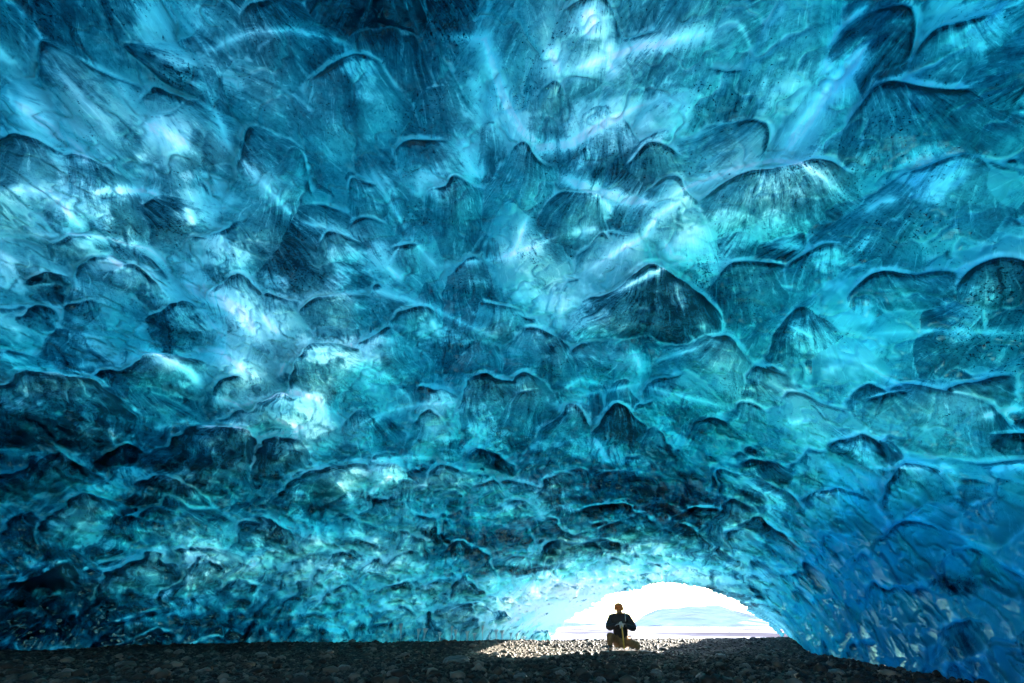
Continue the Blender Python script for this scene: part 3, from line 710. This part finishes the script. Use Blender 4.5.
ii = np.arange(Xh.size).reshape(Xh.shape); qg = np.stack([ii[:-1,:-1], ii[:-1,1:], ii[1:,1:], ii[1:,:-1]], -1).reshape(-1,4)
o = link_mesh('hills', np_mesh('hills', np.stack([Xh,Yh,Zh],-1).reshape(-1,3), quads=qg), hill_mat()); tag(o, kind='structure')

# ------------------------------------------------------------------ person
def skin(name, verts, edges, radii, m, parent, root=0, sub=2):
    me_ = bpy.data.meshes.new(name); me_.from_pydata(verts, edges, [])
    o = bpy.data.objects.new(name, me_); col.objects.link(o)
    md = o.modifiers.new('s', 'SKIN'); md.use_smooth_shade = True
    for i, rr in enumerate(radii):
        me_.skin_vertices[0].data[i].radius = (rr, rr) if isinstance(rr, (int, float)) else rr
        me_.skin_vertices[0].data[i].use_root = (i == root)
    sd = o.modifiers.new('u', 'SUBSURF'); sd.levels = sub; sd.render_levels = sub
    dg = bpy.context.evaluated_depsgraph_get(); dg.update()
    nm = bpy.data.meshes.new_from_object(o.evaluated_get(dg)); nm.name = name
    bpy.data.objects.remove(o); bpy.data.meshes.remove(me_)
    return link_mesh(name, nm, m, parent)
def lathe(name, prof_, m, parent, loc=(0,0,0), rot=(0,0,0), n=20, sc_=(1,1,1)):
    bm = bmesh.new(); rings = []
    for rr, zz in prof_:
        rings.append([bm.verts.new((rr*math.cos(6.28318*k/n)*sc_[0], rr*math.sin(6.28318*k/n)*sc_[1], zz*sc_[2])) for k in range(n)])
    for a, b in zip(rings, rings[1:]):
        for k in range(n): bm.faces.new((a[k], a[(k+1)%n], b[(k+1)%n], b[k]))
    bm.faces.new(rings[0][::-1]); bm.faces.new(rings[-1])
    me_ = bpy.data.meshes.new(name); bm.to_mesh(me_); bm.free()
    o = link_mesh(name, me_, m, parent); o.location = loc; o.rotation_euler = rot; return o
def box_part(name, pts_top, th, m, parent, bev=.004):
    pass
M_skin = simple_mat('skin', (.52,.30,.21), .5, .08, 30, .1)
M_jack = simple_mat('jacket_cloth', (.018,.020,.028), .65, .3, 25, .5, 90)
M_trou = simple_mat('trouser_cloth', (.20,.125,.060), .8, .3, 25, .5, 90)
M_bean = simple_mat('orange_knit', (.75,.20,.05), .85, .2, 60, .8, 160)
M_glov = simple_mat('glove_grey', (.62,.60,.57), .7, .2, 40, .4, 90)
M_gdark = simple_mat('glove_palm', (.03,.03,.035), .6, .2, 40, .4, 90)
M_boot = simple_mat('boot_leather', (.035,.028,.022), .5, .3, 30, .4, 60)
M_hair = simple_mat('beard_hair', (.16,.085,.04), .8, .3, 90, .8, 200)
M_shaft = simple_mat('yellow_shaft', (.62,.42,.05), .4, .1, 40, .1)
M_steel = simple_mat('steel', (.45,.45,.46), .3, .2, 40, .1)
M_eye = simple_mat('eye', (.03,.02,.02), .2, .1, 40, 0)
M_white = simple_mat('pack_strap', (.7,.7,.68), .7, .1, 40, .2)

px0, py0 = 620.5, 652.5
X0, Y0 = 2.93, 14.5
Z0 = gz(X0, Y0)
# flat slab of rock he kneels on
bm = bmesh.new(); bmesh.ops.create_icosphere(bm, subdivisions=4, radius=1)
for v in bm.verts:
    a = math.atan2(v.co.y, v.co.x); k = 1+.12*math.sin(a*3+1)+.08*math.sin(a*5+2)
    v.co = Vector((v.co.x*.62*k, v.co.y*.42*k, math.copysign(min(abs(v.co.z), .55), v.co.z)*.085+.008*math.sin(v.co.x*14)*math.cos(v.co.y*11)))
me_ = bpy.data.meshes.new('rock_slab'); bm.to_mesh(me_); bm.free()
slab = link_mesh('rock_slab', me_, simple_mat('slab_stone', (.11,.09,.07), .6, .35, 7, .6, 40)); slab.location = (X0, Y0-.1, Z0+.015)
tag(slab, 'flat tan rock slab under the kneeling person', 'rock')
ZB = Z0+.055
per = empty('person', (X0, Y0, ZB)); per.rotation_euler = (0,0,R(-8))
per.scale = (1.14, 1.05, 1.02)
tag(per, 'person in orange beanie and dark jacket kneeling at the cave mouth behind an axe', 'person')
J = dict(pel=(0,.08,.23), bel=(0,.04,.41), che=(0,-.01,.59), upc=(0,-.03,.74), neck=(0,-.06,.82), head=(0,-.11,.892), crown=(0,-.10,.962),
 sl=(-.185,-.02,.72), el=(-.30,-.15,.49), hl=(-.055,-.37,.575), sr=(.185,-.02,.725), er=(.31,-.12,.47), hr=(.06,-.36,.56),
 tl=(-.12,.04,.21), kl=(-.29,-.33,.36), al=(-.29,-.30,.09), ftl=(-.32,-.46,.04), tr=(.11,.04,.19), kr=(.33,-.30,.12), ar=(.33,.08,.09), ftr=(.36,.18,.05))
def chain(keys, links): 
    return [J[k] for k in keys], [(keys.index(a), keys.index(b)) for a, b in links]
ks = ['pel','bel','che','upc','neck','head','crown','sl','el','hl','sr','er','hr','tl','kl','al','ftl','tr','kr','ar','ftr']
lk = [('pel','bel'),('bel','che'),('che','upc'),('upc','neck'),('neck','head'),('head','crown'),('upc','sl'),('sl','el'),('el','hl'),('upc','sr'),('sr','er'),('er','hr'),('pel','tl'),('tl','kl'),('kl','al'),('al','ftl'),('pel','tr'),('tr','kr'),('kr','ar'),('ar','ftr')]
rd = [.13,.115,.12,.09,.05,.078,.07,.055,.042,.028,.055,.042,.028,.08,.055,.038,.035,.08,.055,.038,.035]
v_, e_ = chain(ks, lk); body = skin('body', v_, e_, rd, M_skin, per)
ks = ['pel','bel','che','upc','sl','el','hl','sr','er','hr','neck']
lk = [('pel','bel'),('bel','che'),('che','upc'),('upc','sl'),('sl','el'),('el','hl'),('upc','sr'),('sr','er'),('er','hr'),('upc','neck')]
v_, e_ = chain(ks, lk)
# stop the sleeves at the wrist
v_ = [list(p) for p in v_]
for k, a, b in ((6, 'el','hl'), (9,'er','hr')): v_[k] = [J[a][i]*.10+J[b][i]*.90 for i in range(3)]
v_[10] = (0,-.06,.815)
jk = skin('jacket', v_, e_, [.195,.195,.20,.16,.105,.09,.055,.105,.09,.055,.085], M_jack, per)
ks = ['pel','tl','kl','al','tr','kr','ar']; lk = [('pel','tl'),('tl','kl'),('kl','al'),('pel','tr'),('tr','kr'),('kr','ar')]
v_, e_ = chain(ks, lk); skin('trousers', v_, e_, [.15,.105,.082,.062,.105,.082,.062], M_trou, per)
for a, b, top in (('al','ftl',.16), ('ar','ftr',.12)):
    A_j, B_j = Vector(J[a]), Vector(J[b])
    pts = [A_j+Vector((0,0,top-.05)), A_j, A_j*.5+B_j*.5+Vector((0,0,-.015)), B_j]
    skin('boot', [tuple(p) for p in pts], [(0,1),(1,2),(2,3)], [.058,.056,.052,.045], M_boot, per)
# gloves: palm + fingers curled over the axe head
def glove(wr, side, z_):
    w = Vector(wr); tgt = Vector((0.0,-.43, z_)); d = (tgt-w).normalized()
    vs = [tuple(w), tuple(w+d*.045)]; es = [(0,1)]; rr = [.036,.042]
    for k in range(4):
        o_ = (k-1.5)*.021; b0 = w+d*.075+Vector((side*.006, .01*abs(k-1.5)*.2, o_*.9))
        ln = (.030,.035,.033,.026)[k]
        p1 = b0+d*ln*.8; p2 = p1+Vector((-side*.02,-.024,-.010)); p3 = p2+Vector((-side*.022,.012,-.014))
        i = len(vs); vs += [tuple(b0), tuple(p1), tuple(p2), tuple(p3)]; es += [(1,i),(i,i+1),(i+1,i+2),(i+2,i+3)]; rr += [.015,.013,.012,.010]
    t0 = w+d*.04+Vector((0,.01,.035)); t1 = t0+Vector((-side*.025,-.02,.018)); t2 = t1+Vector((-side*.022,-.015,-.004))
    i = len(vs); vs += [tuple(t0), tuple(t1), tuple(t2)]; es += [(1,i),(i,i+1),(i+1,i+2)]; rr += [.017,.014,.011]
    skin('glove', vs, es, rr, M_glov, per, sub=1)
glove(J['hl'], -1, .575); glove(J['hr'], 1, .545)
lathe('glove_cuff', [(.045,0),(.052,.01),(.05,.05),(.044,.06)], M_gdark, per, Vector(J['hl'])*.93+Vector(J['el'])*.07-Vector((0,0,.0)), Vector((Vector(J['hl'])-Vector(J['el']))).to_track_quat('Z','Y').to_euler())
lathe('glove_cuff', [(.045,0),(.052,.01),(.05,.05),(.044,.06)], M_gdark, per, Vector(J['hr'])*.93+Vector(J['er'])*.07, Vector((Vector(J['hr'])-Vector(J['er']))).to_track_quat('Z','Y').to_euler())
# head details
hd = Vector(J['head'])
lathe('beanie', [(.100,.0),(.104,.02),(.102,.045),(.095,.05),(.093,.08),(.078,.115),(.05,.138),(.018,.148)], M_bean, per, hd+Vector((0,.008,.020)), (R(10),0,0), sc_=(1.08,1.15,1.05))
for s in (-1,1):
    lathe('eye', [(.004,-.012),(.012,-.006),(.014,0),(.010,.006)], M_eye, per, hd+Vector((s*.033,-.080,.004)), (R(90),0,0), 10)
    lathe('ear', [(.006,-.01),(.016,-.004),(.018,.004),(.008,.012)], M_skin, per, hd+Vector((s*.084,.0,-.008)), (0,R(90),0), 12, (1.5,1,1))
skin('nose', [tuple(hd+Vector((0,-.078,.0))), tuple(hd+Vector((0,-.094,-.02))), tuple(hd+Vector((0,-.085,-.032)))], [(0,1),(1,2)], [.010,.014,.013], M_skin, per, sub=1)
skin('beard', [tuple(hd+Vector((-.06,-.04,-.035))), tuple(hd+Vector((-.035,-.07,-.062))), tuple(hd+Vector((0,-.085,-.068))), tuple(hd+Vector((.035,-.07,-.062))), tuple(hd+Vector((.06,-.04,-.035)))], [(0,1),(1,2),(2,3),(3,4)], [.016,.024,.028,.024,.016], M_hair, per, root=2, sub=1)
skin('collar', [(-.075,-.02,.80),(-.05,-.10,.80),(0,-.125,.795),(.05,-.10,.80),(.075,-.02,.80),(.0,.05,.82)], [(0,1),(1,2),(2,3),(3,4),(4,5),(5,0)], [.03]*6, M_jack, per, sub=1)
skin('shoulder_strap', [(.12,.09,.80),(.135,-.02,.855),(.13,-.13,.77),(.12,-.165,.64)], [(0,1),(1,2),(2,3)], [(.010,.024)]*4, M_white, per, sub=1)

# short icicles where the ice wall meets the gravel
M_ici = simple_mat('icicle_ice', (.62,.88,.95), .12, .1, 30, .2, spec=.6)
M_ici.node_tree.nodes['Principled BSDF'].inputs['Transmission Weight'].default_value = .35
ri = np.random.default_rng(77)
for k, px in enumerate([402,418,424,441,452,457,468,475,483,490,497,503,511,517,524]):
    fi, fj = px2idx(px, 634); rr_ = RIN[int(fj), int(fi)]-.25; dd_ = DIR[int(fj), int(fi)]
    x, y = dd_[0]*rr_, dd_[1]*rr_; hh = ri.uniform(.22, .5); z0 = gz(x, y)-.02
    a = ri.uniform(.5, 1.1)
    o = lathe('icicle', [(.016*a,0),(.012*a,hh*.15),(.018*a,hh*.35),(.026*a,hh*.6),(.04*a,hh*.85),(.07*a,hh*1.05),(.10*a,hh*1.25)], M_ici, None, (x, y, z0), (ri.normal()*.05, ri.normal()*.05, 0), 9)
    tag(o, 'thin pale icicle at the foot of the ice wall left of the mouth', 'icicle', 'icicles at the foot of the ice wall')

# ice axe, standing on its spike under his hands
axp = per.matrix_basis @ Vector((.005,-.445,0))
axe = empty('ice_axe', (axp.x, axp.y, ZB-.01), R(-8)); tag(axe, 'upright ice axe with yellow shaft held in front of the kneeling person', 'ice axe')
lathe('shaft', [(.012,.06),(.017,.07),(.017,.3),(.0165,.565),(.014,.575)], M_shaft, axe, sc_=(1.0,1.3,1))
lathe('spike', [(.002,0),(.008,.03),(.011,.065),(.010,.07)], M_steel, axe, n=12)
skin('axe_head', [(0,0,.60),(-.06,0,.607),(-.13,0,.592),(-.175,0,.562),(.05,0,.607),(.10,0,.602)], [(0,1),(1,2),(2,3),(0,4),(4,5)], [(.016,.016),(.010,.014),(.007,.011),(.003,.005),(.010,.014),(.028,.006)], M_steel, axe, sub=1)

# ------------------------------------------------------------------ light
SUN_AZ, SUN_EL = R(50), R(15)            # azimuth to the right of straight ahead
sd_ = Vector((math.sin(SUN_AZ)*math.cos(SUN_EL), math.cos(SUN_AZ)*math.cos(SUN_EL), math.sin(SUN_EL)))
ld = bpy.data.lights.new('sun', 'SUN'); ld.energy = 5.0; ld.angle = R(.5); ld.color = (1, .90, .76)
lo = bpy.data.objects.new('sun', ld); col.objects.link(lo); lo.rotation_euler = sd_.to_track_quat('Z', 'Y').to_euler()
w = bpy.data.worlds.new('World'); sc.world = w; w.use_nodes = True
N, L = w.node_tree.nodes, w.node_tree.links
sky = N.new('ShaderNodeTexSky'); sky.sky_type = 'NISHITA'; sky.sun_disc = False; sky.sun_elevation = SUN_EL; sky.sun_rotation = SUN_AZ
sky.air_density = 1.0; sky.dust_density = .6; sky.ozone_density = 1.2
bgn = N['Background']; bgn.inputs[1].default_value = .055; L.new(sky.outputs[0], bgn.inputs[0])

sc.view_settings.view_transform = 'Standard'; sc.view_settings.look = 'None'
sc.view_settings.exposure = 4.15; sc.view_settings.gamma = 1; sc.view_settings.use_curve_mapping = False
sc.render.engine = 'CYCLES'
c = sc.cycles
c.use_adaptive_sampling = True; c.adaptive_threshold = .02; c.max_bounces = 7; c.diffuse_bounces = 4; c.glossy_bounces = 3; c.transmission_bounces = 6; c.transparent_max_bounces = 16; c.volume_bounces = 0
c.use_denoising = True; c.sample_clamp_indirect = 6; c.caustics_reflective = False; c.caustics_refractive = False
